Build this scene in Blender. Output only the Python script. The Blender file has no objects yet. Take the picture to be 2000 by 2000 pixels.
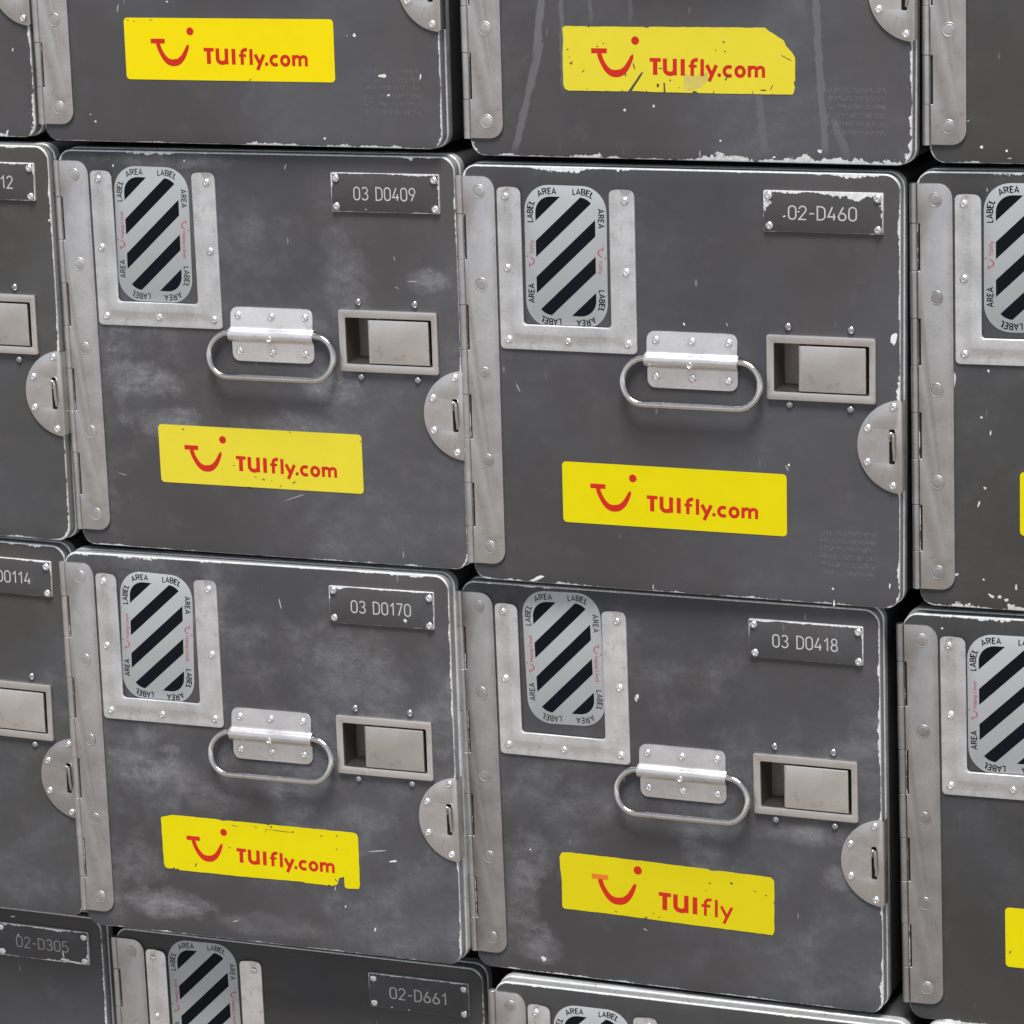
import bpy, bmesh, math, random
from mathutils import Vector, Matrix
from mathutils.geometry import tessellate_polygon

S = bpy.context.scene
C = S.collection
R = math.radians

# ---------------------------------------------------------------- camera
CAM_LOC = (0.78148, -1.84558, 1.1227)
CAM_ROT = (1.330057, 0.031417, 0.372826)
LENS = 110.815
cam = bpy.data.cameras.new('camera')
cam.lens = LENS; cam.sensor_width = 36; cam.sensor_fit = 'HORIZONTAL'
cam.clip_start = 0.05; cam.clip_end = 500
camo = bpy.data.objects.new('camera', cam); C.objects.link(camo)
camo.location = CAM_LOC; camo.rotation_euler = CAM_ROT
S.camera = camo

# ---------------------------------------------------------------- sky, sun, exposure (bright overcast)
SUN_EL, SUN_AZ = 66, 16            # degrees: height above the horizon, to the right of straight in front of the stack
w = bpy.data.worlds.new('World'); S.world = w; w.use_nodes = True
nt = w.node_tree; nt.nodes.clear()
wo = nt.nodes.new('ShaderNodeOutputWorld'); bg = nt.nodes.new('ShaderNodeBackground')
sky = nt.nodes.new('ShaderNodeTexSky'); sky.sky_type = 'NISHITA'; sky.sun_disc = False
sky.sun_elevation = R(SUN_EL); sky.sun_rotation = R(180 - SUN_AZ)
sky.air_density = 0.7; sky.dust_density = 0.4; sky.ozone_density = 1.0
hs = nt.nodes.new('ShaderNodeHueSaturation'); hs.inputs['Saturation'].default_value = 0.32
nt.links.new(sky.outputs[0], hs.inputs['Color']); nt.links.new(hs.outputs[0], bg.inputs[0])
bg.inputs[1].default_value = 0.05
nt.links.new(bg.outputs[0], wo.inputs[0])
sl = bpy.data.lights.new('sun', 'SUN'); sl.energy = 1.5; sl.angle = R(22); sl.color = (1.0, 0.965, 0.92)
so = bpy.data.objects.new('sun', sl); C.objects.link(so)
to_sun = Vector((math.sin(R(SUN_AZ)) * math.cos(R(SUN_EL)), -math.cos(R(SUN_AZ)) * math.cos(R(SUN_EL)), math.sin(R(SUN_EL))))
so.rotation_euler = to_sun.to_track_quat('Z', 'Y').to_euler(); so.location = to_sun * 8
S.view_settings.view_transform = 'Standard'; S.view_settings.look = 'None'
S.view_settings.exposure = 1.7; S.view_settings.gamma = 1.0; S.view_settings.use_curve_mapping = False
S.cycles.max_bounces = 8; S.cycles.use_denoising = True

# ---------------------------------------------------------------- poses of the containers (row, column)
POSES = {
    (0, 0): ((-0.43224, -0.00246, 0.87025), (-0.00092, 0.00519, -0.00012)),
    (0, 1): ((-0.13573, -0.00855, 0.86792), (0.0003, 0.00587, 0.00345)),
    (0, 2): ((0.1674, -0.00346, 0.86255), (0.00055, 0.00558, 0.00032)),
    (0, 3): ((0.46184, 0.00541, 0.86339), (0.00063, -0.00438, 2e-05)),
    (1, 0): ((-0.42389, -0.00823, 0.59367), (-0.00148, 0.00808, 0.00082)),
    (1, 1): ((-0.13144, -0.00133, 0.58985), (0.00165, 0.00052, 0.00465)),
    (1, 2): ((0.15901, -0.0021, 0.58483), (-0.00075, 0.00308, 0.00137)),
    (1, 3): ((0.45465, 0.00931, 0.58629), (0.00229, -0.00789, 0.00015)),
    (2, 0): ((-0.43526, -0.00557, 0.3178), (-0.0035, 0.01454, -0.00031)),
    (2, 1): ((-0.14443, -0.00701, 0.31299), (-0.01003, -0.00306, 0.00845)),
    (2, 2): ((0.14587, 0.00833, 0.30873), (0.00703, -0.00562, -0.02069)),
    (2, 3): ((0.44704, 0.01204, 0.30895), (0.00382, -0.01503, -0.00286)),
    (3, 0): ((-0.44198, 0.02905, 0.02915), (-0.00025, 0.00067, 0.00132)),
    (3, 1): ((-0.14454, 0.03223, 0.02308), (-0.00057, -0.0043, -0.00069)),
    (3, 2): ((0.164, -0.00259, 0.03262), (-3e-05, -0.00315, 0.00069)),
    (3, 3): ((0.4595, -0.001, 0.0352), (0.0, -0.003, 0.0007)),
}
CHIPS = {
    (1, 2): [(297.6, 111.2, 2.0, 4.6, 12), (60.5, 279.8, 6, 1.1, -22), (139.5, 280.0, 0.5, 2.2, 0), (295.0, 268.1, 0.6, 1.8, 0), (258.5, 272.6, 0.7, 0.8, 0), (259.2, 282.2, 0.6, 2.4, 0), (230.4, 194.7, 0.8, 1.0, 0), (229.1, 196.6, 0.4, 2.6, -35), (50.2, 153.7, 0.4, 3.6, -25), (163.0, 108.1, 0.6, 1.4, -20), (191.1, 107.3, 0.4, 1.4, -20)],
    (1, 3): [(59.8, 132.4, 0.7, 1.2, -20), (61.1, 171.1, 0.6, 1.7, 0), (55.4, 161.6, 0.9, 0.8, 0), (53.5, 216.1, 0.7, 2.2, 15), (57.5, 205.9, 1.0, 0.9, 40), (38.9, 262.3, 2.2, 0.9, -30), (61.1, 274.4, 2.4, 1.0, 35), (76.8, 267.6, 0.8, 2.4, 0), (66.5, 274.6, 1.3, 1.2, 0), (56.3, 264.2, 0.8, 0.9, 0), (59.5, 21.9, 0.5, 1.4, 0), (70.7, 276.5, 1.6, 1.1, 0), (38.4, 138.3, 1.4, 5.4, 4)],
    (0, 3): [(47.5, 273.0, 1.0, 1.1, 0), (62.8, 275.2, 0.9, 0.8, 0), (64.5, 279.6, 1.4, 0.5, 0), (39.4, 257.5, 0.8, 0.5, -20)],
    (0, 2): [(244.3, 275.2, 1.5, 1.3, 20), (138.5, 249.8, 0.9, 0.9, 0), (119.4, 252.6, 0.9, 1.0, 0), (181.2, 270.3, 0.8, 0.7, 0), (168.0, 278.5, 0.5, 2.4, 0), (215.5, 279.6, 1.2, 0.6, 0), (223.9, 280.7, 1.2, 0.6, 0)],
    (1, 1): [(183.2, 19.4, 0.5, 2.4, 20), (255.5, 275.2, 0.5, 2.4, -4), (49.9, 231.9, 3.6, 0.35, 12), (257.6, 77.6, 0.4, 1.5, -15), (178.8, 240.7, 8.5, 0.4, -20), (269.9, 92.3, 4.0, 0.5, 0), (258.6, 96.7, 1.6, 0.35, 20), (110.2, 17.0, 0.8, 0.8, 0), (57.2, 21.1, 0.7, 1.1, 0)],
    (2, 1): [(178.6, 37.3, 0.5, 4.6, -12), (243.3, 206.9, 8.5, 0.5, -8), (253.9, 213.2, 3.0, 0.8, -10), (132.5, 268.9, 3.0, 0.5, -20), (238.5, 263.7, 0.6, 1.8, 20), (209.9, 237.0, 0.5, 2, 10), (217.0, 249.6, 0.6, 1, 0)],
    (0, 0): [(279.3, 280.2, 0.7, 3.2, 22), (287.7, 224.8, 0.6, 1.2, 10)],
    (0, 1): [(243.2, 211.4, 1.1, 1.4, -35), (238.3, 211.8, 0.5, 0.5, 0), (261.8, 236.9, 3.0, 1.3, 0), (287.9, 237.0, 0.6, 1.9, 5), (265.5, 249.1, 1.2, 0.7, -25), (219.9, 277.6, 0.9, 0.9, 30), (75.3, 195.6, 0.5, 3.2, 10), (50.7, 265.1, 0.9, 0.5, -20), (54.2, 269.8, 1.0, 0.6, 20), (111.4, 191.1, 0.9, 0.7, 0)],
    (2, 2): [(137.9, 81.1, 1.2, 2.0, 0), (136.9, 83.4, 0.8, 1.6, -30), (64.6, 272.6, 2.0, 1.8, 40), (138.4, 243.1, 1.8, 0.5, 30), (58.0, 195.3, 0.8, 0.6, 0)],
    (2, 3): [(41.1, 19.7, 0.8, 0.8, 0)],
    (3, 0): [(272.5, 36.6, 0.35, 5, 10)],
    (2, 0): [(244.0, 289.7, 2, 0.4, -10)],
    (1, 0): [(299.9, 60.7, 0.8, 1.0, 0), (290.1, 171.4, 0.5, 0.8, 0)],
}

# ---------------------------------------------------------------- node helpers
class G:
    def __init__(s, name):
        s.m = bpy.data.materials.new(name); s.m.use_nodes = True
        s.t = s.m.node_tree; s.t.nodes.clear()
        s.o = s.t.nodes.new('ShaderNodeOutputMaterial')
        s.b = s.t.nodes.new('ShaderNodeBsdfPrincipled')
        s.t.links.new(s.b.outputs[0], s.o.inputs[0])
    def n(s, ty, **k):
        x = s.t.nodes.new('ShaderNode' + ty)
        for a, b in k.items(): setattr(x, a, b)
        return x
    def put(s, sock, v):
        if hasattr(v, 'is_output') or isinstance(v, bpy.types.NodeSocket): s.t.links.new(v, sock)
        else: sock.default_value = v
    def f(s, op, a, b=0.0, c=0.0, clamp=False):
        x = s.n('Math', operation=op, use_clamp=clamp)
        s.put(x.inputs[0], a); s.put(x.inputs[1], b); s.put(x.inputs[2], c)
        return x.outputs[0]
    def ss(s, v, a, b):                       # smoothstep a..b -> 0..1
        x = s.n('MapRange', interpolation_type='SMOOTHSTEP')
        s.put(x.inputs[0], v); s.put(x.inputs[1], a); s.put(x.inputs[2], b); x.inputs[3].default_value = 0; x.inputs[4].default_value = 1
        return x.outputs[0]
    def mix(s, fac, a, b):
        x = s.n('Mix', data_type='RGBA'); s.put(x.inputs[0], fac); s.put(x.inputs[6], a); s.put(x.inputs[7], b)
        return x.outputs[2]
    def mixf(s, fac, a, b):
        x = s.n('Mix', data_type='FLOAT'); s.put(x.inputs[0], fac); s.put(x.inputs[2], a); s.put(x.inputs[3], b)
        return x.outputs[0]
    def pos(s, scale=(1000, 1000, 1000), off=(0, 0, 0)):   # object coordinates in millimetres
        tc = s.n('TexCoord'); mp = s.n('Mapping')
        mp.inputs['Scale'].default_value = scale; mp.inputs['Location'].default_value = off
        s.t.links.new(tc.outputs['Object'], mp.inputs[0]); return mp.outputs[0]
    def noise(s, vec, scale, detail=3, rough=0.5, w=0.0):
        x = s.n('TexNoise', noise_dimensions='4D'); s.put(x.inputs['Vector'], vec)
        x.inputs['Scale'].default_value = scale; x.inputs['Detail'].default_value = detail
        x.inputs['Roughness'].default_value = rough; x.inputs['W'].default_value = w
        return x.outputs[0]
    def xyz(s, v):
        x = s.n('SeparateXYZ'); s.t.links.new(v, x.inputs[0]); return x.outputs
    def bump(s, h, dist, strength=1.0):
        x = s.n('Bump'); s.put(x.inputs['Height'], h); x.inputs['Distance'].default_value = dist; x.inputs['Strength'].default_value = strength
        s.t.links.new(x.outputs[0], s.b.inputs['Normal'])
    def set(s, **k):
        for a, b in k.items(): s.put(s.b.inputs[a], b)
def rgb(r, g, b): return (r, g, b, 1.0)

def metal(name, col, rough=0.42, mott=0.12, seed=0.0, brushed=False, metallic=1.0, scr=0.5, vary=0.22):
    g = G(name); p = g.pos()
    a = g.noise(p, 0.05, 4, 0.6, seed); b = g.noise(p, 0.6, 3, 0.6, seed + 3)
    q = g.pos((250, 1000, 2600) if not brushed else (3000, 1000, 120))
    st = g.noise(q, 0.5, 2, 0.5, seed + 5)
    v = g.f('ADD', g.f('MULTIPLY', g.f('SUBTRACT', a, 0.5), mott * 2.4), g.f('MULTIPLY', g.f('SUBTRACT', b, 0.5), mott * 1.1))
    v = g.f('ADD', v, g.f('MULTIPLY', g.f('SUBTRACT', st, 0.5), mott * scr))
    stain = g.ss(g.noise(p, 0.13, 6, 0.75, seed + 9), 0.55, 0.70)
    oi = g.n('ObjectInfo')
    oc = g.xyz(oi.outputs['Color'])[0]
    m = g.f('ADD', g.f('ADD', 0.88, g.f('MULTIPLY', oi.outputs['Random'], vary)), v)
    dk = g.noise(g.pos((1400, 1000, 170)), 0.35, 3, 0.6, seed + 12); dk2 = g.noise(g.pos((150, 1000, 1500)), 0.3, 3, 0.6, seed + 14)
    m = g.f('MULTIPLY', m, g.f('SUBTRACT', 1.0, g.f('MULTIPLY', g.f('ADD', g.ss(dk, 0.64, 0.74), g.ss(dk2, 0.66, 0.76)), scr * 0.42)))
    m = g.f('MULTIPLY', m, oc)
    hsv = g.n('HueSaturation'); hsv.inputs['Color'].default_value = rgb(*col); g.put(hsv.inputs['Value'], m)
    c = g.mix(g.f('MULTIPLY', stain, 0.42), hsv.outputs[0], rgb(col[0] * .45, col[1] * .43, col[2] * .41))
    g.set(**{'Base Color': c, 'Metallic': metallic, 'Roughness': g.f('ADD', rough, g.f('MULTIPLY', g.f('SUBTRACT', a, 0.5), 0.28))})
    g.bump(g.f('ADD', b, g.f('MULTIPLY', st, 0.6)), 0.00006, 0.6)
    return g.m

BARE = (0.80, 0.82, 0.83)
def worn_paint(name, cx, cz, hx, hz, rad, wear, col=(0.066, 0.0645, 0.0665), dust=0.5, seed=0.0, patches=(), drips=(), ghost=None, specks=1.0, side=0.9, edgew=0.8, sided=0.85, scuff=1.0):
    """dark laminate over bare aluminium; wear = (top, right, bottom, left) width in mm of the chipped margin"""
    g = G(name); p = g.pos(); x, y, z = g.xyz(p)
    px = g.f('SUBTRACT', x, cx); pz = g.f('SUBTRACT', z, cz)
    qx = g.f('SUBTRACT', g.f('ABSOLUTE', px), hx - rad); qz = g.f('SUBTRACT', g.f('ABSOLUTE', pz), hz - rad)
    mx = g.f('MAXIMUM', qx, 0.0); mz = g.f('MAXIMUM', qz, 0.0)
    ln = g.f('SQRT', g.f('ADD', g.f('MULTIPLY', mx, mx), g.f('MULTIPLY', mz, mz)))
    d = g.f('SUBTRACT', g.f('ADD', ln, g.f('MINIMUM', g.f('MAXIMUM', qx, qz), 0.0)), rad)      # < 0 inside
    fine = g.noise(p, 0.42, 4, 0.62, seed); mid = g.noise(p, 0.11, 2, 0.5, seed + 1); slow = g.noise(p, 0.028, 2, 0.5, seed + 2)
    def edge(wd, dist):   # dist from that edge, inwards
        return g.f('MULTIPLY', wd, g.f('SUBTRACT', 1.0, g.ss(dist, 7.0, 12.0)))
    W = edge(wear[0], g.f('SUBTRACT', hz, pz))
    W = g.f('MAXIMUM', W, edge(wear[1], g.f('SUBTRACT', hx, px)))
    W = g.f('MAXIMUM', W, edge(wear[2], g.f('ADD', hz, pz)))
    W = g.f('MAXIMUM', W, edge(wear[3], g.f('ADD', hx, px)))
    amp = g.f('ADD', g.f('MULTIPLY', g.ss(slow, 0.38, 0.66), 1.25), 0.22)
    jag = g.f('ADD', g.f('MULTIPLY', g.f('SUBTRACT', mid, 0.40), 3.2), g.f('MULTIPLY', g.f('SUBTRACT', fine, 0.5), 3.0))
    T = g.f('MULTIPLY', W, g.f('MULTIPLY', amp, g.f('ADD', 0.45, jag)))
    bare = g.ss(g.f('ADD', d, T), -0.22, 0.12)
    topw = g.f('ADD', 0.34, g.f('MULTIPLY', g.ss(pz, hz - 9.0, hz - 3.0), 0.50))
    rimn = g.ss(g.f('ADD', g.f('ADD', mid, g.f('MULTIPLY', fine, 0.5)), topw), 0.86, 1.06)
    rim = g.f('MULTIPLY', g.ss(g.f('ADD', d, g.f('MULTIPLY', topw, 1.5 * edgew)), -0.15, 0.15), g.f('MULTIPLY', rimn, side))
    rim = g.f('MULTIPLY', rim, g.f('SUBTRACT', 1.0, g.f('MULTIPLY', sided, g.f('MULTIPLY', g.ss(y, 0.75, 1.15), g.ss(y, 7.9, 7.4)))))
    bare = g.f('MAXIMUM', bare, rim)
    bare = g.f('MULTIPLY', bare, g.f('SUBTRACT', 1.0, g.f('MULTIPLY', sided * .85, g.f('MULTIPLY', g.ss(y, 1.0, 1.5), g.ss(y, 7.9, 7.4)))))
    # small chips
    wv = g.n('VectorMath', operation='ADD'); g.put(wv.inputs[0], p)
    nc = g.n('TexNoise'); g.put(nc.inputs['Vector'], p); nc.inputs['Scale'].default_value = 0.9
    sc = g.n('VectorMath', operation='SCALE'); g.put(sc.inputs[0], nc.outputs['Color']); sc.inputs['Scale'].default_value = 1.6
    g.put(wv.inputs[1], sc.outputs[0])
    vo = g.n('TexVoronoi', voronoi_dimensions='3D'); g.put(vo.inputs['Vector'], wv.outputs[0]); vo.inputs['Scale'].default_value = 0.055 + 0.004 * (seed % 3)
    cr, cg, cb = g.xyz(vo.outputs['Color'])
    rr = g.f('MULTIPLY', g.f('POWER', cr, 3.0), 0.036 * specks)
    spk = g.f('MULTIPLY', g.ss(g.f('SUBTRACT', vo.outputs['Distance'], rr), 0.0, -0.008), g.f('GREATER_THAN', cg, 0.55))
    bare = g.f('MAXIMUM', bare, g.f('MULTIPLY', spk, 0.75))
    # rubbed-off patches, dust and faint scratches
    cloud = g.noise(p, 0.014, 6, 0.62, seed + 7); cl2 = g.noise(p, 0.05, 5, 0.68, seed + 8)
    D = g.f('MULTIPLY', g.ss(cloud, 0.44, 0.74), dust)
    for (u, v, ru, rv, a) in patches:
        ex = g.f('DIVIDE', g.f('SUBTRACT', x, u - 158.7), ru); ez = g.f('DIVIDE', g.f('SUBTRACT', z, 287 - v), rv)
        e = g.f('ADD', g.f('MULTIPLY', ex, ex), g.f('MULTIPLY', ez, ez))
        e = g.f('ADD', e, g.f('MULTIPLY', g.f('SUBTRACT', cl2, 0.5), 3.4))
        D = g.f('MAXIMUM', D, g.f('MULTIPLY', g.ss(e, 1.05, 0.0), a))
    cl3 = g.noise(g.pos((620, 1000, 1150), (seed, 0, 0)), 0.075, 6, 0.72, seed + 6)
    D = g.f('MULTIPLY', D, g.f('ADD', g.f('MULTIPLY', g.ss(cl2, 0.30, 0.68), 0.55), g.f('MULTIPLY', g.ss(cl3, 0.38, 0.66), 0.65)))
    D = g.f('MULTIPLY', D, g.f('ADD', 0.62, g.f('MULTIPLY', g.ss(g.noise(p, 0.9, 3, 0.7, seed), 0.3, 0.7), 0.62)))
    for (u0, k, wd, v0, v1, a) in drips:
        lx = g.f('SUBTRACT', g.f('SUBTRACT', x, u0 - 158.7), g.f('MULTIPLY', g.f('SUBTRACT', 287 - v0, z), k))
        lx = g.f('ADD', lx, g.f('MULTIPLY', g.f('SUBTRACT', mid, 0.5), 5.0))
        e = g.f('MULTIPLY', g.ss(g.f('ABSOLUTE', lx), wd, wd * .55), g.f('MULTIPLY', g.ss(z, 287 - v1, 287 - v1 + 12), g.ss(z, 287 - v0 + 4, 287 - v0)))
        D = g.f('MAXIMUM', D, g.f('MULTIPLY', e, a))
    st = g.noise(g.pos((1500, 1000, 90), (seed, 0, 0)), 0.22, 3, 0.6, seed)
    st2 = g.noise(g.pos((70, 1000, 1300), (seed, 0, 0)), 0.2, 3, 0.6, seed + 4)
    scr = g.f('ADD', g.ss(st, 0.66, 0.80), g.ss(st2, 0.69, 0.82))
    D = g.f('ADD', D, g.f('MULTIPLY', scr, g.f('MULTIPLY', 0.13, g.ss(cloud, 0.35, 0.6))))
    D = g.f('ADD', D, g.f('MULTIPLY', g.ss(fine, 0.60, 0.80), 0.11))
    D = g.f('ADD', D, g.f('MULTIPLY', g.ss(cl2, 0.52, 0.78), 0.06))
    sv = g.n('TexVoronoi', voronoi_dimensions='3D'); g.put(sv.inputs['Vector'], g.pos((1000, 1000, 260), (seed * 3, 0, seed))); sv.inputs['Scale'].default_value = 0.085
    r1, g1, b1 = g.xyz(sv.outputs['Color'])
    s1 = g.f('MULTIPLY', g.ss(g.f('ADD', sv.outputs['Distance'], g.f('MULTIPLY', g.f('SUBTRACT', fine, .5), .10)), 0.075, 0.03), g.f('GREATER_THAN', g1, 0.62))
    mp = g.n('Mapping'); mp.inputs['Rotation'].default_value = (0, R(58 + 7 * seed), 0); mp.inputs['Scale'].default_value = (1.0, 1.0, 0.16)
    g.put(mp.inputs[0], p)
    s2v = g.n('TexVoronoi', voronoi_dimensions='3D'); g.put(s2v.inputs['Vector'], mp.outputs[0]); s2v.inputs['Scale'].default_value = 0.11
    r2, g2, b2 = g.xyz(s2v.outputs['Color'])
    s2 = g.f('MULTIPLY', g.ss(g.f('ADD', s2v.outputs['Distance'], g.f('MULTIPLY', g.f('SUBTRACT', fine, .5), .12)), 0.06, 0.02), g.f('GREATER_THAN', g2, 0.66))
    D = g.f('ADD', D, g.f('MULTIPLY', g.f('ADD', g.f('MULTIPLY', s1, g.f('MULTIPLY', r1, 0.55)), g.f('MULTIPLY', s2, g.f('MULTIPLY', r2, 0.65))), scuff))
    if ghost:   # outline of lettering that has been rubbed away, unreadable
        gu0, gv0, gu1, gv1, ga = ghost
        row = g.f('FRACT', g.f('DIVIDE', g.f('SUBTRACT', 287 - gv0, z), 5.1))
        rm = g.f('MULTIPLY', g.ss(row, 0.12, 0.2), g.ss(row, 0.75, 0.66))
        gl = g.noise(g.pos((1000, 1000, 520)), 0.95, 1, 0.5, seed + 2)
        bx = g.f('MULTIPLY', g.f('MULTIPLY', g.f('GREATER_THAN', x, gu0 - 158.7), g.f('LESS_THAN', x, gu1 - 158.7)), g.f('MULTIPLY', g.f('LESS_THAN', z, 287 - gv0), g.f('GREATER_THAN', z, 287 - gv1)))
        D = g.f('ADD', D, g.f('MULTIPLY', g.f('MULTIPLY', rm, bx), g.f('MULTIPLY', g.ss(gl, 0.52, 0.56), ga)))
    D = g.f('MINIMUM', D, 0.8)
    tone = g.noise(p, 0.006, 2, 0.5, seed + 11)
    tone = g.f('ADD', g.f('MULTIPLY', tone, .6), g.f('MULTIPLY', g.noise(p, 0.02, 4, 0.6, seed + 13), .4))
    hue = g.ss(g.noise(p, 0.012, 3, 0.55, seed + 15), 0.40, 0.60)
    base = g.mix(g.ss(tone, 0.30, 0.70), g.mix(hue, rgb(col[0] * .83, col[1] * .80, col[2] * .78), rgb(col[0] * .75, col[1] * .78, col[2] * .81)), g.mix(hue, rgb(col[0] * 1.17, col[1] * 1.15, col[2] * 1.12), rgb(col[0] * 1.08, col[1] * 1.14, col[2] * 1.22)))
    paint = g.mix(D, base, rgb(0.29, 0.29, 0.305))
    c = g.mix(bare, paint, g.mix(g.ss(fine, 0.3, 0.7), rgb(0.54, 0.555, 0.56), rgb(0.76, 0.775, 0.78)))
    rg = g.mixf(bare, g.f('ADD', 0.50, g.f('ADD', g.f('MULTIPLY', D, 0.3), g.f('MULTIPLY', g.f('SUBTRACT', cl2, 0.5), 0.18))), 0.42)
    g.set(**{'Base Color': c, 'Metallic': g.f('MULTIPLY', bare, 0.30), 'Roughness': rg, 'Specular IOR Level': 0.20})
    h = g.f('SUBTRACT', g.f('ADD', g.f('MULTIPLY', g.noise(p, 1.6, 2, 0.5), 0.10), g.f('MULTIPLY', cloud, 1.2)), g.f('MULTIPLY', bare, 0.8))
    g.bump(h, 0.0002, 0.5)
    return g.m

def plain(name, col, rough=0.5, spec=0.5, vary=0.06, seed=0.0, dirt=0.0, dirtcol=(0.12, 0.10, 0.08)):
    g = G(name); p = g.pos()
    a = g.noise(p, 0.05, 4, 0.6, seed); b = g.noise(p, 0.5, 4, 0.7, seed + 2)
    hsv = g.n('HueSaturation'); hsv.inputs['Color'].default_value = rgb(*col)
    g.put(hsv.inputs['Value'], g.f('ADD', 1.0, g.f('ADD', g.f('MULTIPLY', g.f('SUBTRACT', a, .5), vary * 2), g.f('MULTIPLY', g.f('SUBTRACT', b, .5), vary))))
    c = hsv.outputs[0]
    if dirt: c = g.mix(g.f('MULTIPLY', g.ss(g.f('ADD', g.f('MULTIPLY', b, .6), g.f('MULTIPLY', a, .4)), 0.55, 0.72), dirt), c, rgb(*dirtcol))
    g.set(**{'Base Color': c, 'Roughness': rough, 'Specular IOR Level': spec})
    return g.m

# ---------------------------------------------------------------- mesh helpers (template millimetres: u right, v down, d into the container)
UC, VB = 158.7, 287.0
def P(u, v, d=0.0): return Vector(((u - UC) / 1000, d / 1000, (VB - v) / 1000))
def link(name, bm, mats, parent, loc=(0, 0, 0), smooth=None):
    me = bpy.data.meshes.new(name); bm.to_mesh(me); bm.free()
    for m in (mats if isinstance(mats, (list, tuple)) else [mats]): me.materials.append(m)
    if smooth is not None:
        me.polygons.foreach_set('use_smooth', [True] * len(me.polygons))
        me.set_sharp_from_angle(angle=R(smooth))
    o = bpy.data.objects.new(name, me); C.objects.link(o); o.location = loc
    if parent: o.parent = parent
    return o
def share(name, src, parent, loc, rot=(0, 0, 0)):
    o = src.copy(); o.name = name; C.objects.link(o); o.parent = parent; o.location = loc; o.rotation_euler = rot
    return o
def rrect(u0, v0, u1, v1, r, n=6):
    rs = r if isinstance(r, (list, tuple)) else (r,) * 4      # tl, tr, br, bl
    out = []
    for (cu, cv, su, sv, a0, rad) in ((u0, v0, 1, 1, 180, rs[0]), (u1, v0, -1, 1, 270, rs[1]), (u1, v1, -1, -1, 0, rs[2]), (u0, v1, 1, -1, 90, rs[3])):
        if rad <= 0.01: out.append((cu, cv)); continue
        for k in range(n + 1):
            a = R(a0 + 90 * k / n)
            out.append((cu + su * rad + rad * math.cos(a), cv + sv * rad + rad * math.sin(a)))
    return out
def slab(bm, loops, d0, d1, bev=0.0, mi=0, segs=2):
    """solid plate with outline loops[0] and holes loops[1:], front face at d0, back at d1"""
    tri = tessellate_polygon([[Vector((a, b, 0)) for a, b in l] for l in loops])
    flat = [q for l in loops for q in l]
    F = [bm.verts.new(P(a, b, d0)) for a, b in flat]; B = [bm.verts.new(P(a, b, d1)) for a, b in flat]
    fs = []
    if len(loops) == 1:
        fs.append(bm.faces.new(F)); fs.append(bm.faces.new(B[::-1]))
    else:
        for t in tri: fs.append(bm.faces.new([F[i] for i in t])); fs.append(bm.faces.new([B[i] for i in reversed(t)]))
    s = 0; fe = []
    for l in loops:
        n = len(l)
        for i in range(n):
            a, b = s + i, s + (i + 1) % n
            fs.append(bm.faces.new([F[a], B[a], B[b], F[b]]))
            fe.append(bm.edges.get((F[a], F[b])))
        s += n
    for f in fs: f.material_index = mi
    bmesh.ops.recalc_face_normals(bm, faces=fs)
    if bev: bmesh.ops.bevel(bm, geom=[e for e in fe if e], offset=bev / 1000, segments=segs, profile=0.5, affect='EDGES', clamp_overlap=True)
def sheet(bm, loops, d, mi=0):
    flat = [q for l in loops for q in l]
    V = [bm.verts.new(P(a, b, d)) for a, b in flat]
    tri = tessellate_polygon([[Vector((a, b, 0)) for a, b in l] for l in loops])
    for t in tri:
        f = bm.faces.new([V[i] for i in t]); f.normal_update()
        if f.normal.y > 0: f.normal_flip()
        f.material_index = mi
def loft(bm, rings, cap0=False, cap1=False, closed=False):
    """rings: lists of (u, v, d) with equal counts"""
    V = [[bm.verts.new(P(*q)) for q in r] for r in rings]; fs = []; n = len(rings[0])
    for k in range(len(V) - (0 if closed else 1)):
        A, B = V[k], V[(k + 1) % len(V)]
        for i in range(n): fs.append(bm.faces.new([A[i], A[(i + 1) % n], B[(i + 1) % n], B[i]]))
    if cap0: fs.append(bm.faces.new(V[0]))
    if cap1: fs.append(bm.faces.new(V[-1][::-1]))
    bmesh.ops.recalc_face_normals(bm, faces=fs)
def tube(bm, pts, r, n=12, closed=False, caps=True):
    pts = [Vector(p) for p in pts]; rings = []; N = len(pts); up = Vector((0.13, 0.2, 1)).normalized(); prev = None
    for i, p in enumerate(pts):
        a = pts[(i - 1) % N] if (closed or i) else p; b = pts[(i + 1) % N] if (closed or i < N - 1) else p
        t = (b - a).normalized()
        x = (prev - t * prev.dot(t)).normalized() if prev else t.orthogonal().normalized()
        prev = x; y = t.cross(x)
        rings.append([bm.verts.new(P(*(p + x * (r * math.cos(2 * math.pi * k / n)) + y * (r * math.sin(2 * math.pi * k / n))))) for k in range(n)])
    fs = []
    for k in range(N - (0 if closed else 1)):
        A, B = rings[k], rings[(k + 1) % N]
        for i in range(n): fs.append(bm.faces.new([A[i], A[(i + 1) % n], B[(i + 1) % n], B[i]]))
    if caps and not closed: fs += [bm.faces.new(rings[0]), bm.faces.new(rings[-1][::-1])]
    bmesh.ops.recalc_face_normals(bm, faces=fs)
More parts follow.
